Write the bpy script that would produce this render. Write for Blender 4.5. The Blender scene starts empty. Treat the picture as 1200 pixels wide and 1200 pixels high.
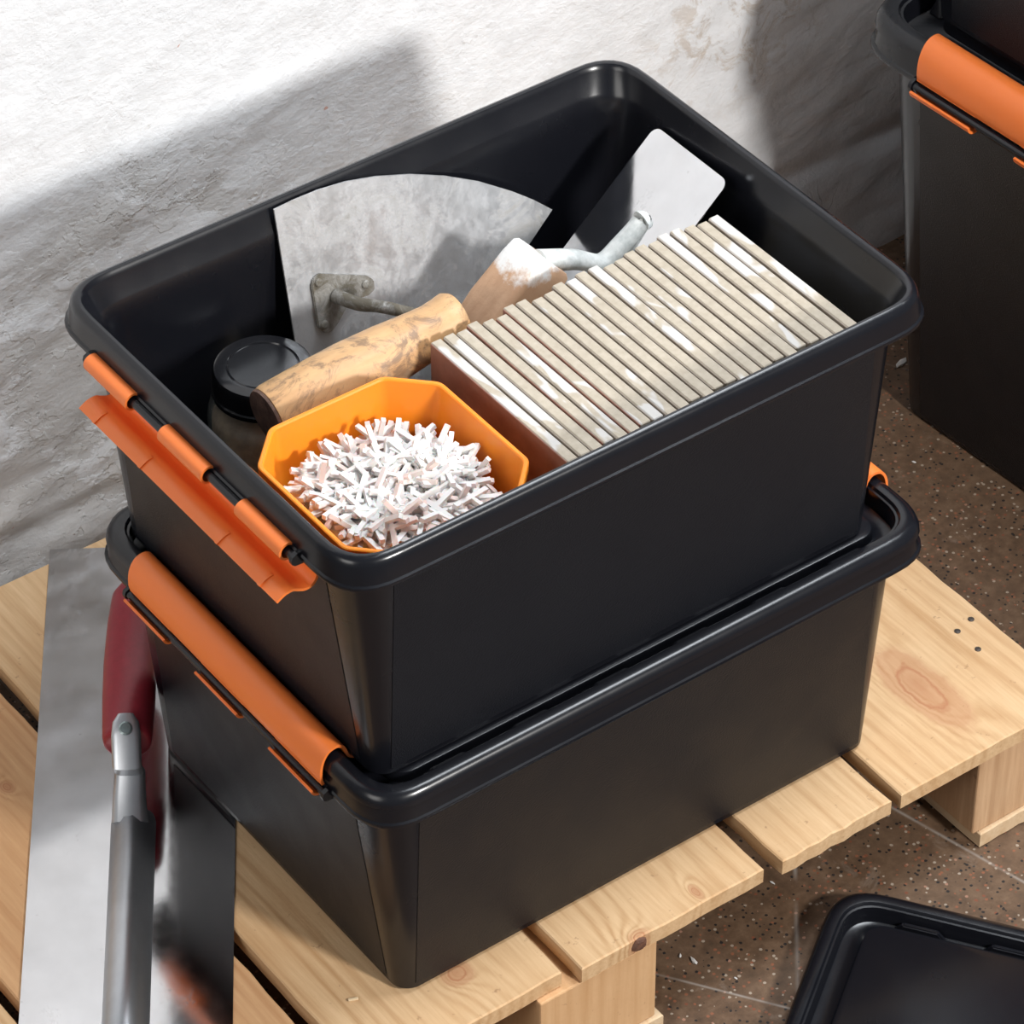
import bpy, bmesh, math, random
from mathutils import Vector, Matrix, noise
import numpy as np

# ------------------------------------------------------------------ camera, light, exposure
scene = bpy.context.scene
COL = scene.collection
CAM = Vector((-1.0146, -1.3999, 1.7073))
RT = Vector((0.8070, -0.5905, -0.0054)); UP = Vector((0.3930, 0.5302, 0.7513)); FW = Vector((0.4408, 0.6085, -0.6599))
FPX = 4642.9
cd = bpy.data.cameras.new('camera'); cam = bpy.data.objects.new('camera', cd); COL.objects.link(cam)
cd.sensor_width = 36.0; cd.lens = 36.0 * FPX / 1200.0; cd.clip_start = 0.05
_z = (-FW).normalized(); _x = UP.cross(_z).normalized(); _y = _z.cross(_x)
cam.matrix_world = Matrix(((_x.x, _y.x, _z.x, CAM.x), (_x.y, _y.y, _z.y, CAM.y), (_x.z, _y.z, _z.z, CAM.z), (0, 0, 0, 1)))
scene.camera = cam

world = bpy.data.worlds.new('world'); scene.world = world; world.use_nodes = True
world.node_tree.nodes['Background'].inputs[0].default_value = (0.86, 0.92, 1.0, 1)
world.node_tree.nodes['Background'].inputs[1].default_value = 0.165

sd = bpy.data.lights.new('key_lamp', 'AREA'); key = bpy.data.objects.new('key_lamp', sd); COL.objects.link(key)
sd.shape = 'DISK'; sd.size = 0.22; sd.energy = 38; sd.color = (1.0, 0.98, 0.95)
key.location = (0.30, -1.72, 1.16)
key.rotation_euler = (Vector((0.1, 0.1, 0.2)) - Vector(key.location)).to_track_quat('-Z', 'Y').to_euler()
ad = bpy.data.lights.new('ceiling_softbox', 'AREA'); al = bpy.data.objects.new('ceiling_softbox', ad); COL.objects.link(al)
ad.shape = 'RECTANGLE'; ad.size = 0.7; ad.size_y = 0.8; ad.energy = 36; ad.color = (0.90, 0.95, 1.0)
al.location = (0.72, -0.32, 1.9)
al.rotation_euler = (Vector((0.05, 0.0, 0.2)) - Vector(al.location)).to_track_quat('-Z', 'Y').to_euler()
fd = bpy.data.lights.new('side_softbox', 'AREA'); fo = bpy.data.objects.new('side_softbox', fd); COL.objects.link(fo)
fd.shape = 'RECTANGLE'; fd.size = 0.9; fd.size_y = 0.9; fd.energy = 13; fd.color = (1.0, 0.97, 0.93)
fo.location = (-1.9, -0.55, 1.15)
fo.rotation_euler = (Vector((-0.1, 0.0, 0.2)) - Vector(fo.location)).to_track_quat('-Z', 'Y').to_euler()
vs = scene.view_settings
vs.view_transform = 'Standard'; vs.look = 'None'; vs.exposure = 0.0; vs.gamma = 1.0; vs.use_curve_mapping = False

# ------------------------------------------------------------------ helpers
def ray(x, y):
    return FW + RT * ((x - 600) / FPX) - UP * ((y - 600) / FPX)
def on_z(x, y, z):
    d = ray(x, y); return CAM + d * ((z - CAM.z) / d.z)
def on_plane(x, y, p0, n):
    d = ray(x, y); n = Vector(n); return CAM + d * ((Vector(p0) - CAM).dot(n) / d.dot(n))

def link(name, me, mat=None, parent=None, smooth=False, loc=None):
    o = bpy.data.objects.new(name, me); COL.objects.link(o)
    if mat is not None:
        me.materials.clear(); me.materials.append(mat)
    if smooth:
        me.polygons.foreach_set('use_smooth', [True] * len(me.polygons))
    if parent is not None: o.parent = parent
    if loc is not None: o.location = loc
    return o
def mesh(name, v, f):
    me = bpy.data.meshes.new(name); me.from_pydata([tuple(p) for p in v], [], f); me.update(); return me
def from_bm(name, bm):
    bmesh.ops.recalc_face_normals(bm, faces=bm.faces)
    me = bpy.data.meshes.new(name); bm.to_mesh(me); bm.free(); return me
def fix(me):
    bm = bmesh.new(); bm.from_mesh(me); bmesh.ops.recalc_face_normals(bm, faces=bm.faces); bm.to_mesh(me); bm.free(); return me
def autosmooth(o, deg=35):
    me = o.data
    bm = bmesh.new(); bm.from_mesh(me)
    for f in bm.faces: f.smooth = True
    for e in bm.edges:
        e.smooth = not (len(e.link_faces) == 2 and e.calc_face_angle(0) > math.radians(deg))
    bm.to_mesh(me); bm.free()
def empty(name, loc=(0, 0, 0), rz=0.0):
    o = bpy.data.objects.new(name, None); COL.objects.link(o); o.location = loc; o.rotation_euler = (0, 0, rz)
    o.empty_display_size = 0.02; return o
def tag(o, label, cat, group=None, kind=None):
    o['label'] = label
    if cat: o['category'] = cat
    if group: o['group'] = group
    if kind: o['kind'] = kind
    return o
def box_bm(bm, lo, hi):
    lo = Vector(lo); hi = Vector(hi)
    vs_ = [bm.verts.new((x, y, z)) for z in (lo.z, hi.z) for y in (lo.y, hi.y) for x in (lo.x, hi.x)]
    for f in ((0, 2, 3, 1), (4, 5, 7, 6), (0, 1, 5, 4), (2, 6, 7, 3), (0, 4, 6, 2), (1, 3, 7, 5)):
        bm.faces.new([vs_[i] for i in f])
def box_me(name, lo, hi, bev=0.0, seg=2):
    bm = bmesh.new(); box_bm(bm, lo, hi)
    if bev: bmesh.ops.bevel(bm, geom=bm.edges[:], offset=bev, segments=seg, affect='EDGES', profile=0.5)
    return from_bm(name, bm)
def rring(hx, hy, r, z, n=7, p=2.0):
    pts = []
    for cx, cy, a0 in ((1, 1, 0), (-1, 1, 90), (-1, -1, 180), (1, -1, 270)):
        for i in range(n + 1):
            a = math.radians(a0 + 90 * i / n); c, s = math.cos(a), math.sin(a)
            ux = math.copysign(abs(c) ** (2 / p), c); uy = math.copysign(abs(s) ** (2 / p), s)
            pts.append((cx * (hx - r) + r * ux, cy * (hy - r) + r * uy, z))
    return pts
def loft(name, rings, cap0=True, cap1=True, closed=False):
    v = []; f = []; n = len(rings[0])
    for r in rings: v += [tuple(q) for q in r]
    m = len(rings)
    for k in range(m if closed else m - 1):
        a = k * n; b = ((k + 1) % m) * n
        for i in range(n):
            j = (i + 1) % n; f.append((a + i, a + j, b + j, b + i))
    if not closed:
        if cap0: f.append(tuple(range(n))[::-1])
        if cap1: f.append(tuple(range((m - 1) * n, m * n)))
    return fix(mesh(name, v, f))
def lathe(name, prof, n=28, M=None, capped=True):
    rings = [[(r * math.cos(2 * math.pi * i / n), r * math.sin(2 * math.pi * i / n), z) for i in range(n)] for r, z in prof]
    me = loft(name, rings, capped, capped)
    if M is not None: me.transform(M)
    return me
def axis_matrix(p, q, side=(0, 0, 1)):
    p = Vector(p); z = (Vector(q) - p).normalized(); y = Vector(side); x = y.cross(z).normalized(); y = z.cross(x)
    return Matrix(((x.x, y.x, z.x, p.x), (x.y, y.y, z.y, p.y), (x.z, y.z, z.z, p.z), (0, 0, 0, 1)))
def catmull(pts, n=8):
    P = [Vector(p) for p in pts]; P = [P[0] * 2 - P[1]] + P + [P[-1] * 2 - P[-2]]; out = []
    for i in range(1, len(P) - 2):
        for k in range(n):
            t = k / n; a, b, c, d = P[i - 1:i + 3]
            out.append(0.5 * ((2 * b) + (c - a) * t + (2 * a - 5 * b + 4 * c - d) * t * t + (3 * b - a - 3 * c + d) * t ** 3))
    out.append(P[-2]); return out
def tube(name, pts, rad, n=12, flat=1.0, side=(0, 0, 1), smooth_n=8):
    C = catmull(pts, smooth_n); m = len(C); rings = []
    R = rad if callable(rad) else (lambda t: rad)
    for i, c in enumerate(C):
        t = (C[min(i + 1, m - 1)] - C[max(i - 1, 0)]).normalized()
        x = Vector(side).cross(t).normalized(); y = t.cross(x); r = R(i / (m - 1))
        rings.append([c + x * (r * math.cos(2 * math.pi * k / n)) + y * (r * flat * math.sin(2 * math.pi * k / n)) for k in range(n)])
    return loft(name, rings)
def prism(name, pts, n, t0, t1, bev=0.0):
    """polygon of points in a plane with normal n, extruded from t0 to t1 along n"""
    n = Vector(n).normalized(); k = len(pts)
    me = loft(name, [[Vector(p) + n * t0 for p in pts], [Vector(p) + n * t1 for p in pts]])
    if bev:
        bm = bmesh.new(); bm.from_mesh(me)
        bmesh.ops.bevel(bm, geom=[e for e in bm.edges], offset=bev, segments=2, affect='EDGES'); me2 = from_bm(name, bm); return me2
    return me

# ------------------------------------------------------------------ materials
class NT:
    def __init__(s, name):
        s.m = bpy.data.materials.new(name); s.m.use_nodes = True; s.t = s.m.node_tree; s.b = s.t.nodes['Principled BSDF']
    def n(s, ty, **kw):
        o = s.t.nodes.new(ty)
        for k, v in kw.items():
            if hasattr(o, k) and k not in o.inputs: setattr(o, k, v)
        return o
    def l(s, a, b): s.t.links.new(a, b)
    def coord(s, scale=(1, 1, 1), loc=(0, 0, 0), rot=(0, 0, 0), src='Object'):
        c = s.n('ShaderNodeTexCoord'); m = s.n('ShaderNodeMapping')
        m.inputs['Scale'].default_value = scale; m.inputs['Location'].default_value = loc; m.inputs['Rotation'].default_value = rot
        s.l(c.outputs[src], m.inputs[0]); return m.outputs[0]
    def noise(s, vec, scale, detail=4, rough=0.55, dist=0.0):
        o = s.n('ShaderNodeTexNoise'); o.inputs['Scale'].default_value = scale; o.inputs['Detail'].default_value = detail
        o.inputs['Roughness'].default_value = rough; o.inputs['Distortion'].default_value = dist
        if vec is not None: s.l(vec, o.inputs['Vector'])
        return o.outputs['Fac']
    def voro(s, vec, scale, feature='F1', out='Distance', rnd=1.0):
        o = s.n('ShaderNodeTexVoronoi', feature=feature); o.inputs['Scale'].default_value = scale
        if 'Randomness' in o.inputs: o.inputs['Randomness'].default_value = rnd
        s.l(vec, o.inputs['Vector']); return o.outputs[out]
    def ramp(s, fac, stops, interp='LINEAR'):
        o = s.n('ShaderNodeValToRGB'); o.color_ramp.interpolation = interp
        while len(o.color_ramp.elements) < len(stops): o.color_ramp.elements.new(0.5)
        for e, (p, c) in zip(o.color_ramp.elements, stops):
            e.position = p; e.color = (c, c, c, 1) if isinstance(c, (int, float)) else (*c, 1)
        s.l(fac, o.inputs[0]); return o.outputs[0]
    def mix(s, fac, a, b, mode='MIX'):
        o = s.n('ShaderNodeMix', data_type='RGBA', blend_type=mode)
        for v, i in ((fac, 0), (a, 6), (b, 7)):
            if isinstance(v, (int, float)): o.inputs[i].default_value = v
            elif isinstance(v, tuple): o.inputs[i].default_value = (*v, 1)
            else: s.l(v, o.inputs[i])
        return o.outputs[2]
    def math(s, op, a, b=0.0, c=None):
        o = s.n('ShaderNodeMath', operation=op)
        for i, v in enumerate((a, b) if c is None else (a, b, c)):
            if isinstance(v, (int, float)): o.inputs[i].default_value = v
            else: s.l(v, o.inputs[i])
        return o.outputs[0]
    def bump(s, h, strength=0.3, dist=0.001, prev=None):
        o = s.n('ShaderNodeBump'); o.inputs['Strength'].default_value = strength; o.inputs['Distance'].default_value = dist
        s.l(h, o.inputs['Height'])
        if prev is not None: s.l(prev, o.inputs['Normal'])
        s.l(o.outputs[0], s.b.inputs['Normal']); return o.outputs[0]
    def set(s, **kw):
        for k, v in kw.items():
            i = s.b.inputs[k.replace('_', ' ')]
            if isinstance(v, (int, float)): i.default_value = v
            elif isinstance(v, tuple): i.default_value = (*v, 1)
            else: s.l(v, i)
        return s

def mat_plastic(name, col, rough, grain=0.0, gscale=900, spec=0.5):
    s = NT(name); c = s.coord()
    s.set(Base_Color=col, Specular_IOR_Level=spec)
    s.set(Roughness=s.ramp(s.noise(c, 35, 4), [(0.3, rough * 0.88), (0.7, rough * 1.12)]))
    if grain: s.bump(s.noise(c, gscale, 2, 0.6), grain, 0.0011)
    else: s.bump(s.noise(c, 60, 3, 0.5), 0.03, 0.0008)
    return s.m
BLACK = mat_plastic('black_plastic', (0.0062, 0.0066, 0.0092), 0.25, spec=0.45)
BLACKPANEL = mat_plastic('black_grained_plastic', (0.0068, 0.0072, 0.0100), 0.40, 0.55, 1100, 0.38)
BLACKLID = mat_plastic('black_glossy_plastic', (0.010, 0.010, 0.011), 0.22)
ORANGE = mat_plastic('orange_plastic', (0.90, 0.215, 0.042), 0.40)
def mat_tub():
    s = NT('orange_translucent_plastic'); s.set(Base_Color=(0.93, 0.27, 0.015), Roughness=0.38, Subsurface_Weight=0.25, Subsurface_Scale=0.006)
    s.b.inputs['Subsurface Radius'].default_value = (1.0, 0.35, 0.05); return s.m
TUBMAT = mat_tub()

def mat_wood(name, light, dark, seed, knots=(), ang=0.0, along='y'):
    """pine with growth lines running along one axis (object coordinates, metres); knots = (x, y, half width, half length)"""
    s = NT(name)
    sc = {'y': (1, 0.055, 1), 'x': (0.055, 1, 1), 'z': (1, 1, 0.055)}[along]
    raw = s.coord(loc=(seed * 0.37, seed * 0.11, seed * 0.07))
    vec = s.coord(scale=sc, loc=(seed * 0.37, seed * 0.11, seed * 0.07), rot=(0, 0, ang))
    big = s.noise(vec, 9, 2, 0.5)
    # warp the grain round the knots
    obj = s.coord()
    warp = None; ring = None
    for (kx, ky, rx, ry) in knots:
        mp = s.n('ShaderNodeMapping'); mp.inputs['Location'].default_value = (-kx / rx, -ky / ry, 0); mp.inputs['Scale'].default_value = (1 / rx, 1 / ry, 0)
        s.l(obj, mp.inputs[0]); ln = s.n('ShaderNodeVectorMath', operation='LENGTH'); s.l(mp.outputs[0], ln.inputs[0])
        nz = s.math('MULTIPLY', s.math('SUBTRACT', s.noise(raw, 60, 3), 0.5), 0.5)
        d = s.math('ADD', ln.outputs['Value'], nz)
        g = s.math('DIVIDE', 1.0, s.math('ADD', 0.55, s.math('MULTIPLY', d, d)))
        warp = g if warp is None else s.math('ADD', warp, g)
        k = s.ramp(d, [(0.0, 0.75), (0.32, 0.55), (0.42, 1.0), (0.5, 0.45), (0.75, 0.5), (0.82, 0.25), (1.0, 0.0)])
        ring = k if ring is None else s.math('MAXIMUM', ring, k)
    sep = s.n('ShaderNodeSeparateXYZ'); s.l(vec, sep.inputs[0])
    acr = sep.outputs['X'] if along in 'yz' else sep.outputs['Y']
    ph = s.math('ADD', s.math('MULTIPLY', acr, 560.0), s.math('ADD', s.math('MULTIPLY', big, 44.0), s.math('MULTIPLY', s.noise(vec, 45, 3, 0.6), 9.0)))
    if warp is not None: ph = s.math('ADD', ph, s.math('MULTIPLY', warp, 16.0))
    wave = s.math('ADD', s.math('MULTIPLY', s.math('SINE', ph), 0.5), 0.5)
    wave = s.math('MULTIPLY', s.math('POWER', wave, 1.8), s.ramp(s.noise(vec, 26, 3, 0.6), [(0.35, 0.15), (0.65, 1.0)]))
    fine = s.noise(vec, 420, 3, 0.6)
    g = s.math('ADD', s.math('MULTIPLY', wave, 0.34), s.math('MULTIPLY', fine, 0.62))
    col = s.ramp(g, [(0.15, light), (0.75, dark)])
    blot = s.noise(raw, 14, 4, 0.6)
    col = s.mix(s.ramp(blot, [(0.35, 0.0), (0.75, 0.4)]), col, (light[0] * 0.80, light[1] * 0.66, light[2] * 0.52))
    speck = s.ramp(s.noise(raw, 130, 3, 0.7), [(0.66, 0.0), (0.74, 0.5)])
    col = s.mix(speck, col, (dark[0] * 0.5, dark[1] * 0.45, dark[2] * 0.45))
    if ring is not None: col = s.mix(ring, col, (0.42, 0.19, 0.095))
    s.set(Base_Color=col, Roughness=0.68, Specular_IOR_Level=0.25)
    s.bump(s.math('ADD', g, s.math('MULTIPLY', s.noise(raw, 300, 3), 0.6)), 0.35, 0.0008)
    return s.m

def mat_plaster():
    s = NT('rough_white_plaster'); c = s.coord(); st = s.coord(scale=(0.8, 1, 1.15), rot=(0, 0.2, 0))
    sep = s.n('ShaderNodeSeparateXYZ'); s.l(c, sep.inputs[0])
    n3 = s.noise(c, 45, 6, 0.7)
    base = s.ramp(n3, [(0.3, (0.74, 0.74, 0.75)), (0.6, (0.82, 0.82, 0.83))])
    edge = s.math('ADD', s.math('ADD', sep.outputs['Z'], s.math('MULTIPLY', s.math('MAXIMUM', sep.outputs['X'], 0.0), 1.1)), s.math('MULTIPLY', s.math('SUBTRACT', s.noise(st, 9, 6, 0.65), 0.5), 0.22))
    low = s.ramp(edge, [(0.0, 0.9), (0.225, 0.75), (0.265, 0.08), (0.5, 0.0)])
    sn = s.noise(st, 17, 8, 0.60)
    scr = s.ramp(sn, [(0.44, 0.10), (0.475, 0.80), (0.56, 1.0)])
    flake = s.ramp(s.noise(c, 11, 8, 0.62), [(0.490, 0.0), (0.503, 1.0)])
    flake2 = s.ramp(s.noise(s.coord(loc=(3.1, 0, 1.7)), 26, 6, 0.6), [(0.56, 0.0), (0.575, 1.0)])
    m = s.math('MULTIPLY', low, s.math('MULTIPLY', scr, 0.75))
    col = s.mix(m, base, (0.47, 0.435, 0.40))
    # patch of flaked paint to the right
    mp = s.n('ShaderNodeMapping'); mp.inputs['Location'].default_value = (-0.44 / 0.10, 0, -0.17 / 0.09); mp.inputs['Scale'].default_value = (1 / 0.10, 0, 1 / 0.09); s.l(c, mp.inputs[0])
    ln = s.n('ShaderNodeVectorMath', operation='LENGTH'); s.l(mp.outputs[0], ln.inputs[0])
    pm = s.math('MULTIPLY', s.ramp(ln.outputs['Value'], [(0.4, 1.0), (1.3, 0.0)]), s.ramp(s.noise(c, 42, 7, 0.75, 0.8), [(0.50, 0.0), (0.60, 0.6)]))
    col = s.mix(pm, col, (0.50, 0.40, 0.31))
    dirt = s.ramp(s.noise(c, 33, 6, 0.75, 1.0), [(0.62, 0.0), (0.72, 0.35)])
    col = s.mix(dirt, col, (0.58, 0.53, 0.47))
    col = s.mix(s.math('MULTIPLY', s.math('MULTIPLY', flake2, low), 0.35), col, (0.72, 0.71, 0.69))
    pit = s.ramp(s.noise(c, 120, 3, 0.6), [(0.70, 0.0), (0.74, 0.7)])
    col = s.mix(s.math('MULTIPLY', pit, s.math('ADD', low, 0.25)), col, (0.24, 0.19, 0.15))
    red = s.ramp(s.noise(c, 85, 3, 0.5, 0.6), [(0.745, 0.0), (0.775, 0.7)])
    col = s.mix(red, col, (0.58, 0.24, 0.15))
    cn = s.math('ABSOLUTE', s.math('SUBTRACT', s.noise(s.coord(scale=(1.5, 1, 0.5)), 5, 5, 0.6, 0.3), 0.5))
    crm = s.math('MULTIPLY', s.ramp(cn, [(0.0, 0.6), (0.003, 0.0)]), s.ramp(s.noise(c, 4.3, 2), [(0.70, 0.0), (0.74, 1.0)]))
    col = s.mix(crm, col, (0.40, 0.36, 0.33))
    s.set(Base_Color=col, Roughness=0.85, Specular_IOR_Level=0.2)
    h = s.math('ADD', s.noise(st, 26, 8, 0.66), s.math('MULTIPLY', s.noise(c, 140, 5, 0.65), 0.35))
    rough = s.math('ADD', 0.18, s.math('MULTIPLY', s.math('MAXIMUM', low, pm), 0.9))
    h = s.math('ADD', h, s.math('MULTIPLY', rough, s.math('ADD', s.math('MULTIPLY', flake, 0.30), s.math('MULTIPLY', flake2, 0.22))))
    h = s.math('SUBTRACT', h, s.math('MULTIPLY', crm, 0.4)); h = s.math('SUBTRACT', h, s.math('MULTIPLY', s.math('ADD', m, pm), 0.35))
    s.bump(h, 0.55, 0.004); return s.m

def mat_floor():
    s = NT('brown_screed'); c = s.coord()
    n1 = s.noise(c, 7, 5, 0.6); n2 = s.noise(c, 90, 4, 0.65)
    col = s.ramp(n2, [(0.25, (0.050, 0.029, 0.017)), (0.5, (0.115, 0.066, 0.038)), (0.75, (0.185, 0.115, 0.070))])
    col = s.mix(s.ramp(n1, [(0.35, 0.0), (0.7, 0.5)]), col, (0.15, 0.098, 0.062))
    v = s.n('ShaderNodeTexVoronoi'); v.inputs['Scale'].default_value = 330; s.l(c, v.inputs['Vector'])
    gsel = s.math('LESS_THAN', s.math('ADD', v.outputs['Distance'], s.math('MULTIPLY', s.noise(c, 500, 2), 0.3)), 0.50)
    bw = s.n('ShaderNodeSeparateColor'); s.l(v.outputs['Color'], bw.inputs[0])
    dk = s.math('MULTIPLY', gsel, s.math('GREATER_THAN', bw.outputs[0], 0.78)); lt = s.math('MULTIPLY', gsel, s.math('LESS_THAN', bw.outputs[0], 0.12))
    rd = s.math('MULTIPLY', gsel, s.math('LESS_THAN', bw.outputs[1], 0.18))
    col = s.mix(dk, col, (0.022, 0.018, 0.016)); col = s.mix(s.math('MULTIPLY', lt, 0.75), col, (0.40, 0.33, 0.26)); col = s.mix(s.math('MULTIPLY', rd, 0.6), col, (0.30, 0.10, 0.05))
    sc = s.n('ShaderNodeTexVoronoi', feature='DISTANCE_TO_EDGE'); sc.inputs['Scale'].default_value = 5; s.l(s.coord(scale=(1, 0.6, 1), rot=(0, 0, 0.5)), sc.inputs['Vector'])
    line = s.math('MULTIPLY', s.ramp(sc.outputs['Distance'], [(0.0, 0.6), (0.004, 0.0)]), s.ramp(s.noise(c, 12, 4), [(0.45, 0.0), (0.6, 1.0)]))
    col = s.mix(line, col, (0.42, 0.38, 0.34))
    dust = s.ramp(s.noise(c, 25, 6, 0.75, 0.6), [(0.60, 0.0), (0.75, 0.4)])
    col = s.mix(dust, col, (0.36, 0.30, 0.25))
    s.set(Base_Color=col, Roughness=0.55, Specular_IOR_Level=0.35); s.bump(s.noise(c, 260, 3), 0.25, 0.0008); return s.m

def mat_steel(name, col, rough, dirty=0.0, dirtcol=(0.3, 0.26, 0.2), metallic=1.0, scale=30, streak=(1, 1, 1), spots=0.0):
    s = NT(name); c = s.coord(); st = s.coord(scale=streak)
    b = s.ramp(s.noise(st, scale, 5, 0.6), [(0.3, tuple(x * 0.86 for x in col)), (0.7, col)])
    m = s.ramp(s.noise(c, scale * 0.9, 6, 0.75, 0.7), [(0.62 - 0.3 * dirty, 0.0), (0.80 - 0.25 * dirty, min(1.0, 0.35 + dirty))])
    if spots:
        v = s.ramp(s.voro(c, 75), [(0.03, spots), (0.10, 0.0)])
        m = s.math('MAXIMUM', m, s.math('MULTIPLY', v, s.ramp(s.noise(c, 20, 2), [(0.5, 0), (0.6, 1)])))
    s.set(Base_Color=s.mix(m, b, dirtcol), Metallic=s.math('MULTIPLY', s.math('SUBTRACT', 1.0, m), metallic))
    s.set(Roughness=s.math('ADD', s.math('MULTIPLY', m, 0.4), s.ramp(s.noise(st, scale * 3, 4), [(0.3, rough * 0.8), (0.7, rough * 1.25)])))
    s.bump(s.noise(c, scale * 8, 4), 0.015 + 0.45 * dirty, 0.0006); return s.m

def mat_simple(name, col, rough=0.5, metallic=0.0, var=0.12, scale=60, bump=0.1, col2=None):
    s = NT(name); c = s.coord(); c2 = col2 or tuple(x * (1 - var * 2) for x in col)
    s.set(Base_Color=s.ramp(s.noise(c, scale, 5, 0.65), [(0.3, c2), (0.65, col)]), Roughness=rough, Metallic=metallic)
    if bump: s.bump(s.noise(c, scale * 6, 3), bump, 0.0006)
    return s.m

# ------------------------------------------------------------------ the setting
FLOOR_Z = -0.0915
WALL_Y = 0.326
def grid_me(name, nx, nz, fn):
    v = [fn(i / nx, j / nz) for j in range(nz + 1) for i in range(nx + 1)]
    f = [(j * (nx + 1) + i, j * (nx + 1) + i + 1, (j + 1) * (nx + 1) + i + 1, (j + 1) * (nx + 1) + i) for j in range(nz) for i in range(nx)]
    return mesh(name, v, f)
floor = link('floor', box_me('floor', (-1.3, -1.3, -0.02), (2.1, 0.6, 0.0)), mat_floor(), loc=(0, 0, FLOOR_Z)); floor['kind'] = 'structure'
floor['label'] = 'brown speckled screed floor with pale scratches'
def wall_fn(u, w):
    x = -0.75 + 2.35 * u; z = FLOOR_Z - 0.003 + 1.3 * w
    lowk = 1 / (1 + math.exp((z - 0.17 + 0.10 * x) / 0.05))            # the foot of the wall is the roughest
    d = 0.0022 * noise.fractal(Vector((x * 3.5, 0.0, z * 4.5)), 1.0, 2.0, 3)
    d += (0.0008 + 0.0036 * lowk * max(0.25, 1 - 2.2 * max(0.0, x + 0.05))) * noise.fractal(Vector((x * 14, 3.0, z * 26 - x * 9)), 0.85, 2.1, 6)
    led = 1 / (1 + math.exp((z - 0.275 - 0.03 * x - 0.02 * noise.noise(Vector((x * 6, 7, 0)))) / 0.004))
    d += 0.004 * led * max(0.0, 1 - max(0.0, x - 0.05) * 8)
    d -= 0.005 * math.exp(-((z - 0.010) / 0.010) ** 2) * (0.6 + 0.5 * noise.noise(Vector((x * 14, 1, 2))))
    return (x, WALL_Y + 0.012 - max(-0.012, min(0.012, d)), z)
wall = link('wall_back', grid_me('wall_back', 420, 260, wall_fn), mat_plaster(), smooth=True); wall['kind'] = 'structure'
wall['label'] = 'rough white plastered wall with bare grey patches'

# ------------------------------------------------------------------ pallet
PINE = ((0.69, 0.48, 0.28), (0.44, 0.255, 0.12))
PINK = ((0.66, 0.41, 0.22), (0.47, 0.245, 0.115))
pallet = tag(empty('wooden_pallet', (0, 0, FLOOR_Z)), 'low rough pine pallet carrying the two stacked black boxes', 'pallet')
TH = 0.0125
def rough_board(name, x0, x1, y0, y1, z0, z1, m, seed, skew=0.0, parent=pallet, endcut=0.0):
    """sawn plank with a slightly ragged outline; local z is 0 at the pallet's base"""
    rnd = random.Random(seed); n = 26; tops = []; bots = []
    def edge(xa, t): return xa + skew * (t - 0.5) + rnd.uniform(-0.0006, 0.0006)
    out = [(edge(x0, 0), y0)]
    k = 9
    for i in range(1, k): out.append((x0 + (x1 - x0) * i / k, y0 + endcut * i / k + rnd.uniform(-0.0008, 0.0006)))
    out.append((edge(x1, 0), y0 + endcut))
    for i in range(1, n): out.append((edge(x1, i / n), y0 + (y1 - y0) * i / n))
    out += [(edge(x1, 1), y1), (edge(x0, 1), y1)]
    for i in range(n - 1, 0, -1): out.append((edge(x0, i / n), y0 + (y1 - y0) * i / n))
    cx = (x0 + x1) / 2; cy = (y0 + y1) / 2; b = 0.0009
    def inset(q): return (q[0] + (b if q[0] < cx else -b), q[1] + (b if q[1] < cy else -b))
    rings = [[(*inset(q), z0) for q in out], [(*q, z0 + b) for q in out], [(*q, z1 - b) for q in out], [(*inset(q), z1) for q in out]]
    o = link(name, loft(name, rings), m, parent); return o
Z1 = -FLOOR_Z; Z0 = Z1 - TH
k6 = on_z(1080, 806, 0); k3 = on_z(535, 1140, 0); k4 = on_z(815, 1045, 0); kl = on_z(8, 922, 0)
kp = on_plane(749, 1096, (0, -0.1722, 0), (0, 1, 0))
boards = [
    (-0.480, -0.3615, -0.173, PINE, 11, (), 0.0, 0.0),
    (-0.3515, -0.2315, -0.172, PINK, 12, ((kl.x, kl.y, 0.005, 0.007),(-0.262,-0.112,0.004,0.006)), 0.006, 0.0),
    (-0.2205, -0.0850, -0.1670, PINE, 13, ((k3.x, k3.y, 0.012, 0.012),), 0.006, 0.0),
    (-0.0765, 0.0575, -0.1725, PINE, 14, ((kp.x, -0.172, 0.009, 0.007), (k4.x, k4.y, 0.004, 0.008)), 0.002, 0.0),
    (0.0700, 0.1545, -0.1745, PINE, 15, (), 0.002, 0.0),
    (0.1640, 0.3090, -0.1745, PINE, 16, ((k6.x, k6.y, 0.020, 0.052),), 0.004, 0.0),
]
for x0, x1, y0, tone, seed, kn, sk, ec in boards:
    m = mat_wood('pine_deck_%d' % seed, tone[0], tone[1], seed, kn, ang=0.03 * ((seed * 7) % 5 - 2))
    rough_board('deck_board', x0, x1, y0, 0.312, Z0, Z1, m, seed, sk, endcut=ec)
BLOCKM = mat_wood('pine_block', (0.66, 0.42, 0.23), (0.53, 0.31, 0.15), 31, (), along='z')
BLOCKM2 = mat_wood('pine_block_cracked', (0.64, 0.42, 0.25), (0.40, 0.23, 0.12), 37, (), along='z')
SKID = mat_wood('pine_skid', (0.70, 0.54, 0.36), (0.55, 0.38, 0.22), 41)
for bx0, bx1, mm in ((-0.440, -0.355, BLOCKM), (-0.1065, -0.0215, BLOCKM), (0.2290, 0.3050, BLOCKM2)):
    for by0, by1 in ((-0.171, -0.075), (0.020, 0.115), (0.215, 0.305)):
        link('block', box_me('block', (bx0, by0, 0.0128), (bx1, by1, Z0 - 0.0002), 0.0012), mm, pallet)
    rough_board('skid_board', bx0 + 0.004, bx1 + 0.004, -0.1735, 0.308, 0.0002, 0.0126, SKID, int(bx0 * 1000) + 900)
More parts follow.
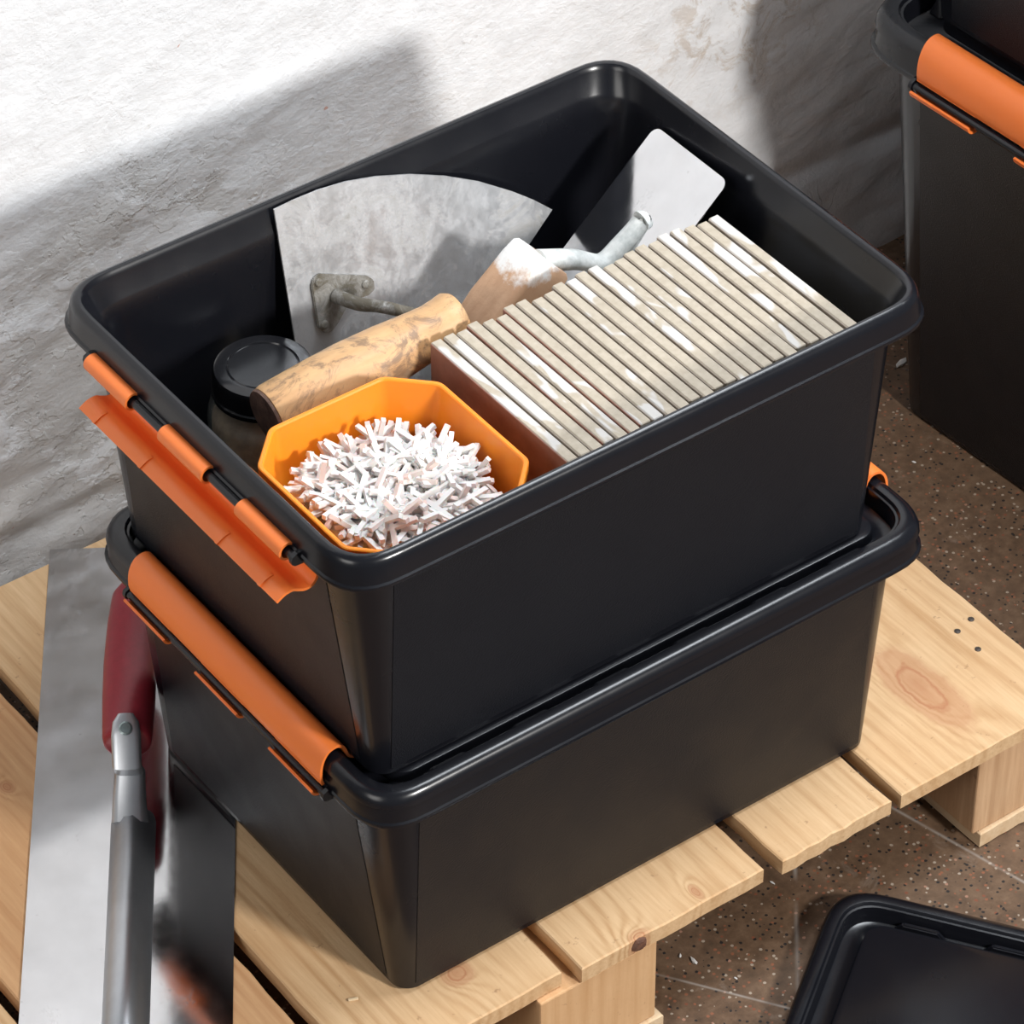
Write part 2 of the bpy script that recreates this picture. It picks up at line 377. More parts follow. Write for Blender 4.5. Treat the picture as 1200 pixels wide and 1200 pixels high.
NAIL = mat_simple('dark_nail', (0.09, 0.075, 0.065), 0.55, 0.6)
for px, py in ((1122, 740), (1138, 726), (1146, 761)):
    p = on_z(px, py, 0)
    link('nail', lathe('nail', [(0.0004, -0.004), (0.0014, -0.003), (0.0021, -0.0002), (0.0021, 0.0005), (0.0012, 0.0009)], 10), NAIL, pallet, loc=(p.x, p.y, Z1))
KNOT = mat_simple('dark_branch_knot', (0.17, 0.075, 0.045), 0.7, 0, 0.25, 200, 0.5, (0.06, 0.028, 0.018))
bm = bmesh.new(); bmesh.ops.create_icosphere(bm, subdivisions=2, radius=1.0); rk = random.Random(8)
for v in bm.verts: v.co *= rk.uniform(0.88, 1.1)
bmesh.ops.scale(bm, vec=(0.0058, 0.0019, 0.0056), verts=bm.verts)
link('knot', from_bm('knot', bm), KNOT, pallet, loc=(kp.x, -0.1722, Z1 - 0.0060))
SPLINT = mat_simple('pale_splinter', (0.78, 0.60, 0.38), 0.8)
for px, py, a, ln in ((414, 1172, 1.2, 0.006),):
    p = on_z(px, py, 0)
    o = link('splinter', box_me('splinter', (-0.0008, -ln / 2, 0.0), (0.0009, ln / 2, 0.0014), 0.0003), SPLINT, pallet, loc=(p.x, p.y, Z1)); o.rotation_euler = (0, 0, a)

# ------------------------------------------------------------------ storage boxes
RN = 2.7
def box_body(A, B, H, hl, a1, b1, a0, b0, s):
    zl = H - hl; R = 0.036 * s; r1 = 0.026 * s; r0 = 0.011 * s
    rg = lambda hx, hy, r, z, p=2.0: rring(hx, hy, r, z, 8, p)
    e = lambda d, z: rg(A - d * s, B - d * s, R - d * s * 0.7, z, RN)
    rings = [rg(a0 - 0.012 * s, b0 - 0.012 * s, r0, 0.0014), rg(a0 - 0.010 * s, b0 - 0.010 * s, r0, 0.0), rg(a0 - 0.002, b0 - 0.002, r0, 0.0),
             rg(a0, b0, r0 + 0.001, 0.002),
             rg(a1, b1, r1, zl - 0.0025 * s, 2.2), e(0.0022, zl - 0.0008 * s), e(0.0002, zl - 0.0004 * s), e(0.0, zl + 0.0004 * s), e(0.0003, zl + 0.0018 * s), e(0.0014, zl + 0.0026 * s),
             e(0.0020, zl + 0.006 * s), e(0.0032, H - 0.0052 * s), e(0.0039, H - 0.0027 * s), e(0.0051, H - 0.0009 * s), e(0.0070, H), e(0.0088, H - 0.0003 * s), e(0.0099, H - 0.0016 * s),
             e(0.0106, H - 0.0036 * s), rg(a1 - 0.0008, b1 - 0.0008, r1 + 0.002, H - 0.0165 * s, 2.5), rg(a1 - 0.0018, b1 - 0.0018, r1, H - 0.0185 * s, 2.3), rg(a1 - 0.0026, b1 - 0.0026, r1 - 0.001, H - 0.03 * s, 2.2),
             rg(a0 - 0.0020, b0 - 0.0020, r0 + 0.004, 0.007), rg(a0 - 0.006, b0 - 0.006, r0 + 0.002, 0.0032)]
    return loft('body', rings)
def side_panel(A, B, H, hl, a1, b1, a0, b0, s, side):
    """grained flat panel standing 0.4 mm proud of a side; side = 'x+', 'x-', 'y+', 'y-'"""
    zl = H - hl; z0 = 0.006; z1 = zl - 0.006 * s; h = zl - 0.0045
    def at(z): t = (z - 0.002) / h; return a0 + (a1 - a0) * t, b0 + (b1 - b0) * t
    t = 0.00035; pts = []
    for off in (-0.0003, t):
        for z, m in ((z0, 0.0095 * s), (z1, 0.0245 * s)):
            a, b = at(z); sg = 1 if side[1] == '+' else -1
            if side[0] == 'y': pts += [(-(a - m), sg * (b + off), z), (a - m, sg * (b + off), z)]
            else:
                m2 = m + 0.006 * s
                pts += [(sg * (a + off), -(b - m2), z), (sg * (a + off), b - m2, z)]
    v = pts; f = [(0, 1, 3, 2), (4, 6, 7, 5), (0, 4, 5, 1), (2, 3, 7, 6), (0, 2, 6, 4), (1, 5, 7, 3)]
    return fix(mesh('side_panel', v, f))
def strip(name, prof, y0, y1, thick=0.0016):
    """open cross-section (u, v) given a thickness and extruded along y"""
    P = [Vector((p[0], p[1])) for p in prof]; n = len(P); L = []; Rr = []
    for i, p in enumerate(P):
        t = (P[min(i + 1, n - 1)] - P[max(i - 1, 0)]).normalized(); nn = Vector((-t.y, t.x))
        L.append(p + nn * thick / 2); Rr.append(p - nn * thick / 2)
    loop = L + Rr[::-1]
    me = loft(name, [[(q.x, y0, q.y) for q in loop], [(q.x, y1, q.y) for q in loop]])
    return me
def make_handle(parent, A, zl, s, half, clip_c, clip_h, open_deg, sgn):
    """hinged clip-on handle; local frame of the handle has u towards the box, v up, pivot at the hinge rod"""
    pv = empty('pivot_dummy'); bpy.data.objects.remove(pv)
    prof = [(0.0005, 0.0045), (-0.0006, 0.009), (-0.0002, 0.0165), (0.0016, 0.0222), (0.0046, 0.0262), (0.0085, 0.0277), (0.0122, 0.0272), (0.0149, 0.0245), (0.0164, 0.0205), (0.0176, 0.0170), (0.0212, 0.0140), (0.0246, 0.0128), (0.0274, 0.0121)]
    prof = [(u * s, v * s) for u, v in prof]
    # smooth the section
    pr = [(q.x, q.y) for q in catmull([(u, v, 0) for u, v in prof], 3)]
    th = math.radians(open_deg)
    def place(me):
        M = Matrix.Rotation(-th, 4, 'Y')          # tips outwards (towards -x)
        me.transform(M)
        if sgn > 0: me.transform(Matrix.Rotation(math.pi, 4, 'Z'))
        me.transform(Matrix.Translation((sgn * (A + 0.0012 * s), 0, zl - 0.0008 * s))); return fix(me)
    h = link('handle', place(strip('handle', pr, -half, half, 0.0017 * s)), ORANGE, parent); autosmooth(h, 40)
    h['label'] = 'orange handle'
    # ribs inside the channel, seen when it hangs open
    for yy, w in ((half * 0.36, 0.0012), (-half * 0.42, 0.0012), (half - 0.016, 0.0012), (-half + 0.016, 0.0012)):
        sect = [(u, v) for u, v in pr if u > 0.0178 * s]
        rib = [(p[0], yy - w, p[1]) for p in sect]
        inner = [(p[0] - 0.0002 * s, p[1] - 0.0019 * s) for p in sect]
        r1 = [(p[0], yy - w, p[1]) for p in sect] + [(p[0], yy - w, p[1]) for p in inner[::-1]]
        r2 = [(p[0], yy + w, p[1]) for p in sect] + [(p[0], yy + w, p[1]) for p in inner[::-1]]
        link('rib', place(loft('rib', [r1, r2])), ORANGE, h)
    for c in clip_c:
        arc = [(0.0049 * s * math.cos(math.radians(a)), 0.0049 * s * math.sin(math.radians(a))) for a in range(95, -190, -15)]
        k = link('hinge_clip', place(strip('hinge_clip', arc, c - clip_h, c + clip_h, 0.0014 * s)), ORANGE, h); autosmooth(k, 40)
    ro = lathe('hinge_rod', [(0.0026 * s, -half - 0.002), (0.0026 * s, half + 0.002)], 12, Matrix.Rotation(math.pi / 2, 4, 'X'))
    link('hinge_rod', place(ro), BLACK, parent, smooth=False)
    for q in (-1, 1):
        y = q * (half + 0.0035)
        pts = [(-0.0030, -0.0022), (-0.0012, -0.0036), (0.004, -0.0040), (0.0060, 0.0), (0.0050, 0.0042), (0.0005, 0.0042), (-0.0026, 0.0026), (-0.0034, 0.0)]
        me = loft('hinge_bracket', [[(u * s, y - 0.0014, v * s) for u, v in pts], [(u * s, y + 0.0014, v * s) for u, v in pts]])
        if sgn > 0: me.transform(Matrix.Rotation(math.pi, 4, 'Z'))
        me.transform(Matrix.Translation((sgn * (A + 0.0012 * s), 0, zl - 0.0008 * s)))
        link('hinge_bracket', fix(me), BLACK, parent)
SMALL = dict(A=0.200, B=0.1504, H=0.1775, hl=0.0178, a1=0.1874, b1=0.1358, a0=0.1739, b0=0.1293, s=1.0)
def make_box(label, loc, rz, d, left, right):
    r = tag(empty('storage_box', loc, rz), label, 'storage box', 'black plastic storage boxes with orange handles')
    b = link('body', box_body(**d), BLACK, r); autosmooth(b, 32)
    for sd_ in ('y-', 'y+', 'x-', 'x+'):
        link('side_panel', side_panel(**d, side=sd_), BLACKPANEL, r)
    s = d['s']; half = 0.0985 * s * d.get('hs', 1.0)
    for sgn, deg in ((-1, left), (1, right)):
        make_handle(r, d['A'], d['H'] - d['hl'], s, half, (0.0775 * s, 0.002 * s, -0.0735 * s), 0.0215 * s, deg, sgn)
    return r
def make_lid(label, loc, rz, d, rot=None, ribs=True, name='box_lid'):
    """lid with a raised rim, a channel and a platform; z = 0 at the top of the box rim it lies on"""
    A, B, s, a0, b0 = d['A'], d['B'], d['s'], d['a0'], d['b0']; R = 0.036 * s
    e = lambda k, z: rring(A - k * s, B - k * s, R - k * s * 0.7, z * s, 8, RN)
    pf = d.get('plat', -0.0030)
    top = [e(0.0014, -0.0050), e(0.0018, -0.002), e(0.0032, 0.0014), e(0.0056, 0.0032), e(0.0082, 0.0038), e(0.0112, 0.0030), e(0.0125, 0.0008), e(0.0133, -0.006), e(0.0140, -0.0098), e(0.0155, -0.0108)]
    q = lambda k, z: rring(a0 - k * s, b0 - k * s, 0.012 * s, z * s, 8, 2.0)
    top += [q(-0.0005, -0.0108), q(0.0012, -0.0098), q(0.0022, pf - 0.0006), q(0.0035, pf)]
    bot = [q(0.0045, pf - 0.0018), q(0.0036, -0.0122), e(0.0165, -0.0126), e(0.0150, -0.0118), e(0.0143, -0.004), e(0.0135, 0.0008), e(0.0112, 0.0014), e(0.0082, 0.0022), e(0.0060, 0.0016), e(0.0042, 0.0004), e(0.0029, -0.0022), e(0.0025, -0.0050)]
    rings = bot + top
    r = tag(empty(name, loc, rz), label, 'lid', 'black box lids')
    if rot: r.rotation_euler = rot
    b = link('shell', loft('shell', rings), BLACK, r); autosmooth(b, 35)
    if ribs:
        n = 6
        for sgn in (-1, 1):
            for i in range(n):
                x = (-0.5 + i / (n - 1)) * 2 * 0.141 * s
                y0 = sgn * (b0 + 0.0015 * s); y1 = sgn * (B - 0.0160 * s)
                h0, h1 = 0.017 * s, 0.011 * s; za, zb = -0.0107 * s, -0.0038 * s
                v = [(x - h0, y0, za), (x + h0, y0, za), (x + h1, y0, zb), (x - h1, y0, zb), (x - h0, y1, za), (x + h0, y1, za), (x + h1, y1, zb), (x - h1, y1, zb)]
                f = [(0, 1, 2, 3), (4, 7, 6, 5), (0, 4, 5, 1), (1, 5, 6, 2), (2, 6, 7, 3), (3, 7, 4, 0)]
                bm = bmesh.new(); bm.from_mesh(fix(mesh('channel_rib', v, f))); bmesh.ops.bevel(bm, geom=bm.edges[:], offset=0.0008, segments=2, affect='EDGES')
                link('channel_rib', from_bm('channel_rib', bm), BLACK, r)
    return r
LOW = make_box('black storage box with closed orange handles standing on the pallet under the open box', (0, 0, 0.0012), 0, SMALL, 0, 0)
make_lid('black lid clipped onto the box that stands on the pallet', (0, 0, 0.0012 + 0.1775), 0, SMALL)
UPB = Vector((-0.0084, 0.0044, 0.1762))
TOPB = make_box('open black storage box holding tiles and tools with its orange handle hanging down', UPB, -0.0013, SMALL, 225, 225)

BIG = dict(A=0.250, B=0.190, H=0.336, hl=0.0225, a1=0.2355, b1=0.1755, a0=0.208, b0=0.157, s=1.25)
BIGR = 0.06
bc = on_z(1070, 477, FLOOR_Z)                                   # left bottom corner of the tall box on the floor
off = Matrix.Rotation(BIGR, 2) @ Vector((-(0.208 - 0.006), 0.157 - 0.006))
BL = Vector((bc.x - off.x, bc.y - off.y, FLOOR_Z + 0.0005))
make_box('tall black storage box with closed orange handle standing on the floor by the wall', BL, BIGR, BIG, 0, 0)
make_lid('black lid clipped onto the tall box by the wall', BL + Vector((0, 0, 0.336)), BIGR, BIG)
make_box('black storage box stacked on the tall box by the wall', BL + Vector((0, 0, 0.336 - 0.0030 * 1.25 + 0.0004)), BIGR, BIG, 0, 0)

# lid lying on the floor in front
LZ = FLOOR_Z + 0.0165
c1 = on_z(984, 1036, LZ + 0.003); 
LR = math.radians(-55)
lo_ = Matrix.Rotation(LR, 2) @ Vector((-0.196, 0.146))
make_lid('loose black lid lying on the brown floor beside the pallet', (c1.x - lo_.x, c1.y - lo_.y, LZ), LR, SMALL)

# ------------------------------------------------------------------ contents of the open box
INZ = UPB.z + 0.0032            # inside floor
# tiles on edge
def mat_tile():
    s = NT('tile_bisque'); oi = s.n('ShaderNodeObjectInfo'); c = s.n('ShaderNodeTexCoord'); va = s.n('ShaderNodeVectorMath', operation='ADD')
    cm = s.n('ShaderNodeCombineXYZ'); s.l(s.math('MULTIPLY', oi.outputs['Random'], 7.0), cm.inputs[0]); s.l(s.math('MULTIPLY', oi.outputs['Random'], 31.0), cm.inputs[1])
    s.l(c.outputs['Object'], va.inputs[0]); s.l(cm.outputs[0], va.inputs[1]); v = va.outputs[0]
    mp = s.n('ShaderNodeMapping'); mp.inputs['Scale'].default_value = (0.8, 0.35, 1.0); s.l(v, mp.inputs[0])
    base = s.ramp(s.noise(v, 220, 3), [(0.3, (0.385, 0.330, 0.255)), (0.7, (0.465, 0.405, 0.320))])
    white = s.ramp(s.noise(mp.outputs[0], 42, 3, 0.5, 0.4), [(0.565, 0.0), (0.585, 0.8)])
    col = s.mix(white, base, (0.58, 0.565, 0.55))
    s.set(Base_Color=col, Roughness=s.ramp(white, [(0, 0.6), (1, 0.3)]))
    s.bump(s.noise(v, 300, 3), 0.2, 0.0005); return s.m
TILE = mat_tile()
REDFACE = mat_simple('reddish_tile_face', (0.33, 0.155, 0.115), 0.45, 0, 0.2, 40, 0.1, (0.20, 0.085, 0.06))
GLAZE = mat_simple('grey_tile_face', (0.36, 0.30, 0.25), 0.35, 0, 0.1, 50, 0.05)
NT_ = 24; TT = 0.0066; TZ = 0.328; TS = TZ - INZ - 0.0004; TW = 0.127
tx0 = on_z(505, 403, TZ); tx1 = on_z(838, 249, TZ)
pitch = (tx1.x - tx0.x) / (NT_ - 0.15)
tb = box_me('tile_body', (0.0007, -TW, 0), (0.0007 + TT, 0, TS), 0.0005, 1)
tf = box_me('tile_face', (0, -TW + 0.0006, 0.0006), (0.0006, -0.0006, TS - 0.0004), 0.0002, 1)
tfr = tf.copy()
rt = random.Random(5)
for i in range(NT_):
    red = i in (0, 3, 5, 6)
    t = empty('ceramic_tile', (tx0.x + i * pitch + rt.uniform(-0.0003, 0.0003), tx0.y + (tx1.y - tx0.y) * i / NT_ + rt.uniform(-0.0028, 0.0028), INZ + 0.0002))
    t.rotation_euler = (0, 0, rt.uniform(-0.002, 0.002))
    if i == 0: lab = 'beige ceramic tile with bare reddish-brown face, end of the row beside the orange tub'
    elif i == NT_ - 1: lab = 'beige ceramic tile at the end of the row next to the box wall'
    elif red: lab = 'beige ceramic tile with a reddish-brown line showing along its edge in the row'
    else: lab = 'beige ceramic tile standing on edge inside the row of tiles'
    tag(t, lab, 'tile', 'ceramic tiles standing in a row in the open box')
    link('bisque', tb if i == 0 else bpy.data.objects['bisque'].data, TILE if i == 0 else None, t)
    o = link('face', tfr if red else tf, REDFACE if red else GLAZE, t)
    if red: o['label'] = 'reddish-brown tile face'

# orange tub
TUZ = 0.331
q = [on_z(*p, TUZ) for p in ((306, 549), (319, 501.4), (438.7, 446), (514.5, 449), (624, 542))]
tx_l = q[0].x; tx_r = (q[3].x + q[4].x) / 2; ty_b = (q[1].y + q[2].y) / 2; ty_f = -0.124; ch = 0.0225
tcx = (tx_l + tx_r) / 2; tcy = (ty_b + ty_f) / 2; thx = (tx_r - tx_l) / 2; thy = (ty_b - ty_f) / 2
TBZ = INZ + 0.0003; TH_ = TUZ - TBZ
def octo(hx, hy, c, z, r=0.0035):
    raw = [(hx, hy - c), (hx - c, hy), (-hx + c, hy), (-hx, hy - c), (-hx, -hy + c), (-hx + c, -hy), (hx - c, -hy), (hx, -hy + c)]
    out = []
    for i, p in enumerate(raw):
        a = Vector(raw[i - 1]); b = Vector(p); c_ = Vector(raw[(i + 1) % 8])
        u1 = (a - b).normalized(); u2 = (c_ - b).normalized()
        for t in (0.0, 0.33, 0.67, 1.0):
            w = b + u1 * r * (1 - t) ** 2 + u2 * r * t * t
            out.append((w.x, w.y, z))
    return out
tp = 0.014
tub = tag(empty('plastic_tub', (tcx, tcy, TBZ)), 'orange plastic tub with cut corners filled with white tile spacers', 'tub')
g = lambda t: (thx - tp * (1 - t), thy - tp * (1 - t), ch - 0.004 * (1 - t))
def orr(t, d, dz=0): hx, hy, c = g(t); return octo(hx - d, hy - d, c - d * 0.5, TH_ * t + dz)
rings = [orr(0, 0.003), orr(0, 0.0, 0.002), orr(1, 0.0004, -0.006), orr(1, -0.0010, -0.0050), orr(1, -0.0011, -0.0005), orr(1, -0.0005, 0), orr(1, 0.0012, 0), orr(1, 0.0018, -0.0007), orr(0, 0.0022, 0.004), orr(0, 0.005, 0.0025)]
to = link('tub_shell', loft('tub_shell', rings), TUBMAT, tub); autosmooth(to, 30)

# tile spacers
def cross_me(name, L, w, t):
    o = [(w, w), (w, L), (-w, L), (-w, w), (-L, w), (-L, -w), (-w, -w), (-w, -L), (w, -L), (w, -w), (L, -w), (L, w)]
    return loft(name, [[(x, y, -t) for x, y in o], [(x, y, t) for x, y in o]])
def mat_spacer():
    s = NT('white_spacer_plastic'); oi = s.n('ShaderNodeObjectInfo')
    s.set(Base_Color=s.ramp(oi.outputs['Random'], [(0.0, (0.72, 0.70, 0.68)), (0.75, (0.74, 0.71, 0.69)), (0.9, (0.73, 0.60, 0.55))]), Roughness=0.42, Subsurface_Weight=0.2, Subsurface_Scale=0.003)
    return s.m
SPM = mat_spacer()
cm_ = cross_me('tile_spacer', 0.0145, 0.00138, 0.0013); cm_.materials.append(SPM)
rs = random.Random(21)
def mound(x, y):
    u = (x - tcx) / thx; w = (y - tcy) / thy
    return TUZ - 0.031 + 0.018 * max(0.0, 1 - 0.55 * (u + 0.15) ** 2 - 0.75 * (w + 0.15) ** 2) - 0.004 * w + 0.0015 * math.sin(31 * x * 10 + 17 * y * 10)
def in_oct(x, y, m):
    u = abs(x - tcx); w = abs(y - tcy); hx = thx - m - 0.003; hy = thy - m - 0.003
    return u < hx and w < hy and u + w < hx + hy - ch * 0.8
def rand_rot(tilt): return Matrix.Rotation(rs.uniform(0, 6.28), 4, 'Z') @ Matrix.Rotation(rs.gauss(0, tilt), 4, 'X') @ Matrix.Rotation(rs.gauss(0, tilt), 4, 'Y') @ Matrix.Rotation(rs.uniform(0, 6.28), 4, 'Z')
cnt = 0
while cnt < 240:
    x = rs.uniform(tcx - thx, tcx + thx); y = rs.uniform(tcy - thy, tcy + thy)
    if not in_oct(x, y, 0.0152): continue
    o = bpy.data.objects.new('tile_spacer', cm_); COL.objects.link(o)
    lvl = 0.0100 * cnt / 240
    o.matrix_world = Matrix.Translation((x, y, mound(x, y) - 0.003 + lvl)) @ rand_rot((0.34 if cnt < 160 else 0.20) if rs.random() < 0.9 else 0.8)
    tag(o, 'white cross-shaped plastic tile spacer in the heap in the orange tub', 'tile spacer', 'white tile spacers heaped in the orange tub'); cnt += 1
bm = bmesh.new(); k = 0
while k < 750:
    x = rs.uniform(tcx - thx, tcx + thx); y = rs.uniform(tcy - thy, tcy + thy)
    if not in_oct(x, y, 0.0185): continue
    n0 = len(bm.verts); bm.from_mesh(cm_); bm.verts.ensure_lookup_table()
    bmesh.ops.transform(bm, matrix=Matrix.Translation((x, y, mound(x, y) - rs.uniform(0.006, 0.024))) @ rand_rot(0.35), verts=bm.verts[n0:]); k += 1
o = link('tile_spacer_heap', from_bm('tile_spacer_heap', bm), SPM)
tag(o, 'lower layers of white tile spacers filling the orange tub', 'tile spacers', None, 'stuff')

# fan-shaped trowel leaning on the back wall of the box
FN = Vector((0, -1, 0.25)).normalized(); FP = Vector((0, 0.1385, 0.345))
FSTEEL = mat_steel('worn_trowel_steel', (0.66, 0.67, 0.69), 0.40, 0.42, (0.22, 0.20, 0.17), 0.75, 40, (1.3, 1, 0.8))
FB = mat_steel('mortar_caked_bracket', (0.40, 0.39, 0.37), 0.5, 0.95, (0.12, 0.105, 0.08), 0.7, 90)
fan = tag(empty('mortar_trowel', (0.0, 0.10, INZ)), 'fan-shaped steel mortar trowel with round wooden handle leaning inside the open box', 'trowel')
def child(name, me, m, parent, smooth=None):
    M = Matrix.Identity(4)
    o_ = parent
    off_ = Vector((0, 0, 0))
    while o_ is not None: off_ += Vector(o_.location); o_ = o_.parent
    me.transform(Matrix.Translation(-off_))
    o = link(name, me, m, parent)
    if smooth: autosmooth(o, smooth)
    return o
fpx = [(320, 245), (345, 233), (372, 222), (405, 212), (440, 206), (480, 203.5), (520, 205.5), (560, 212), (600, 224), (625, 234), (646, 245), (618, 287), (590, 330), (556, 384)]
fpts = [on_plane(x, y, FP, FN) for x, y in fpx]
lowl = on_plane(350, 432, FP, FN)
zl_ = INZ + 0.004
def drop(p, dx, z): return Vector((p.x + dx, FP.y - (FP.z - z) * 0.25, z))
fpts += [drop(fpts[-1], -0.03, zl_), drop(lowl, 0.012, zl_), lowl]
blade = child('blade', prism('blade', fpts, FN, 0.0, 0.0012), FSTEEL, fan)
def disc(c, n, r, h, name='rivet', seg=14):
    return lathe(name, [(r, -0.0004), (r, h * 0.5), (r * 0.75, h * 0.9), (r * 0.3, h)], seg, axis_matrix(c, Vector(c) + Vector(n), (1, 0, 0)))
bpx = [(363, 335), (365, 326), (372, 320), (428, 322), (436, 327), (437, 338), (430, 345), (408, 352), (394, 378), (386, 388), (378, 389), (371, 382)]
br = child('bracket', prism('bracket', [on_plane(x, y, FP + FN * 0.0012, FN) for x, y in bpx], FN, 0.0, 0.0024, 0.0005), FB, fan)
for x, y in ((373, 331), (428, 333), (380, 380)):
    child('rivet', disc(on_plane(x, y, FP + FN * 0.0036, FN), FN, 0.0026, 0.0016), FB, br)
HW1 = mat_wood('worn_handle_wood', (0.72, 0.46, 0.23), (0.55, 0.31, 0.13), 51, (), along='x')
def mat_handle():
    s = NT('stained_handle_wood'); c = s.coord(); st = s.coord(scale=(0.25, 1, 1), rot=(0, 0, 0.15))
    col = s.ramp(s.noise(st, 130, 4), [(0.3, (0.62, 0.385, 0.19)), (0.7, (0.50, 0.28, 0.125))])
    col = s.mix(s.ramp(s.noise(c, 40, 6, 0.75, 1.0), [(0.50, 0.0), (0.60, 0.75)]), col, (0.16, 0.10, 0.065))
    col = s.mix(s.ramp(s.noise(c, 22, 3), [(0.60, 0.0), (0.72, 0.6)]), col, (0.62, 0.50, 0.36))
    s.set(Base_Color=col, Roughness=0.5); s.bump(s.noise(c, 200, 4), 0.2, 0.0008); return s.m
HM = mat_handle()
h0 = on_z(314, 489, 0.304); h1 = on_z(538, 371, 0.316)
L = (h1 - h0).length
HS = 1.07
prof = [(0.004, -0.0008), (0.0135, -0.0004), (0.0160, 0.0008), (0.0168, 0.004), (0.0176, L * 0.25), (0.0178, L * 0.42), (0.0166, L * 0.62), (0.0146, L * 0.80), (0.0142, L * 0.86), (0.0148, L * 0.92), (0.0156, L * 0.965), (0.0140, L * 0.992), (0.010, L)]
hh = child('handle', lathe('handle', [(a * HS, b) for a, b in prof], 32, axis_matrix(h0, h1)), HM, fan, 50); hh['label'] = 'round worn wooden handle'
HEND = mat_simple('dark_handle_end', (0.21, 0.125, 0.095), 0.6, 0, 0.25, 160, 0.5, (0.06, 0.033, 0.025))
ax = (h1 - h0).normalized()
child('handle_end', lathe('handle_end', [(0.0172, -0.0004), (0.0165, 0.0011), (0.006, 0.0016)], 28, axis_matrix(h0 + ax * -0.0002, h0 - ax)), HEND, hh)
t0 = on_plane(394, 347, FP + FN * 0.004, FN)
t1 = t0 + FN * 0.018 + Vector((0.004, 0, -0.001))
t2 = on_plane(450, 360, (0, 0.092, 0), (0, 1, 0)); t3 = on_plane(506, 374, (0, 0.078, 0), (0, 1, 0))
t4 = h1 - ax * 0.016 + Vector((0, 0.022, -0.010)); t5 = h1 - ax * 0.012 + Vector((0, 0.014, -0.012)); t6 = h1 - ax * 0.012 + Vector((0, 0.002, -0.004))
child('tang', tube('tang', [t0, t1, t2, t3, t4, t5, t6], lambda t: 0.0044 - 0.001 * min(1, t * 2), 12), FB, fan, 60)

# finishing trowel leaning on the right wall of the box
PN = Vector((-0.660, 0.100, 0.745)).normalized(); PD = Vector((0.742, 0, 0.670)); PD = (PD - PN * PD.dot(PN)).normalized(); PW = PN.cross(PD).normalized()
PP = Vector((0.1310, 0.054, 0.302))
a_ = on_plane(772, 144, PP, PN); b_ = on_plane(852, 218, PP, PN)
yc = (a_.y + b_.y) / 2; hw = (a_.y - b_.y) / 2; topd = (a_ + b_) / 2
TRSTEEL = mat_steel('polished_trowel_steel', (0.80, 0.80, 0.81), 0.08, 0.0, (0.5, 0.48, 0.45), 1.0, 24, (1, 1, 1), 0.25)
fin = tag(empty('finishing_trowel', (0.10, yc, INZ)), 'steel finishing trowel with paint-splashed square wooden handle leaning inside the open box', 'trowel')
PL = 0.165
def rr2(l, w, r):
    out = []
    for cx, cy, s0 in ((l - r, w - r, 0), (r, w - r, 90), (r, -w + r, 180), (l - r, -w + r, 270)):
        for i in range(6):
            a = math.radians(s0 + 18 * i); out.append((cx + r * math.cos(a), cy + r * math.sin(a)))
    return out
bl = [topd + PD * (u - PL) + PW * w for u, w in rr2(PL, hw, 0.006)]
child('blade', prism('blade', bl, PN, 0.0, 0.0009), TRSTEEL, fin)
def mat_paintwood():
    s = NT('paint_splashed_wood'); c = s.coord(); st = s.coord(scale=(0.3, 1, 0.3))
    col = s.ramp(s.noise(st, 160, 3), [(0.3, (0.55, 0.34, 0.21)), (0.7, (0.45, 0.26, 0.15))])
    sep = s.n('ShaderNodeSeparateXYZ'); s.l(c, sep.inputs[0])
    pm = s.ramp(s.math('ADD', s.math('MULTIPLY', sep.outputs['Z'], 30.0), s.math('MULTIPLY', s.noise(c, 70, 5, 0.7), 0.9)), [(0.30, 0.0), (0.50, 0.95)])
    s.m['paint'] = 1
    col = s.mix(pm, col, (0.80, 0.80, 0.79))
    col = s.mix(s.ramp(s.noise(c, 95, 2), [(0.70, 0.0), (0.74, 0.8)]), col, (0.12, 0.42, 0.38))
    s.set(Base_Color=col, Roughness=0.65); s.bump(s.noise(c, 160, 4), 0.4, 0.001); return s.m, sep
PWM, _ = mat_paintwood()
WHITEM = mat_simple('paint_caked_metal', (0.74, 0.75, 0.73), 0.6, 0.0, 0.2, 70, 0.5, (0.36, 0.39, 0.38))
he = on_plane(636, 300, (0, yc, 0), (0, 1, 0))                 # centre of the upper end of the grip
HLn = 0.080
def grip(w, h, n=4):
    ring = rr2(2 * w, h, 0.004); return [(p[0] - w, p[1]) for p in ring]
rg_ = []
HD = (PD + Vector((0, 0.0, 0.0))).normalized()
for tt, k in ((-HLn, 0.80), (-HLn + 0.002, 0.92), (-HLn * 0.5, 1.05), (-0.010, 1.0), (-0.002, 0.95), (0.0, 0.84)):
    rg_.append([PN * (p[0] * k) + Vector((0, p[1] * k, 0)) + HD * tt for p in grip(0.0145, 0.0155)])
gme = loft('grip', rg_)
go = link('grip', gme, PWM, fin, loc=he - Vector(fin.location)); autosmooth(go, 40)
go['label'] = 'square wooden grip splashed with white paint'
e0 = he - HD * 0.004
e1 = on_plane(672, 304, (0, yc, 0), (0, 1, 0)); e2 = on_plane(704, 308, (0, yc - 0.001, 0), (0, 1, 0)); e3 = on_plane(727, 288, (0, yc - 0.001, 0), (0, 1, 0)); e4 = on_plane(752, 262, (0, yc - 0.001, 0), (0, 1, 0))
d4 = (PP - e4).dot(PN)
e5 = e4 - PN * ((e4 - PP).dot(PN) - 0.0012)
child('tang', tube('tang', [e0, e1, e2, e3, e4 + Vector((0.0, 0, 0.0)), e5], lambda t: 0.0085 - 0.002 * math.sin(3.1 * t), 12, 0.8), WHITEM, fin, 60)

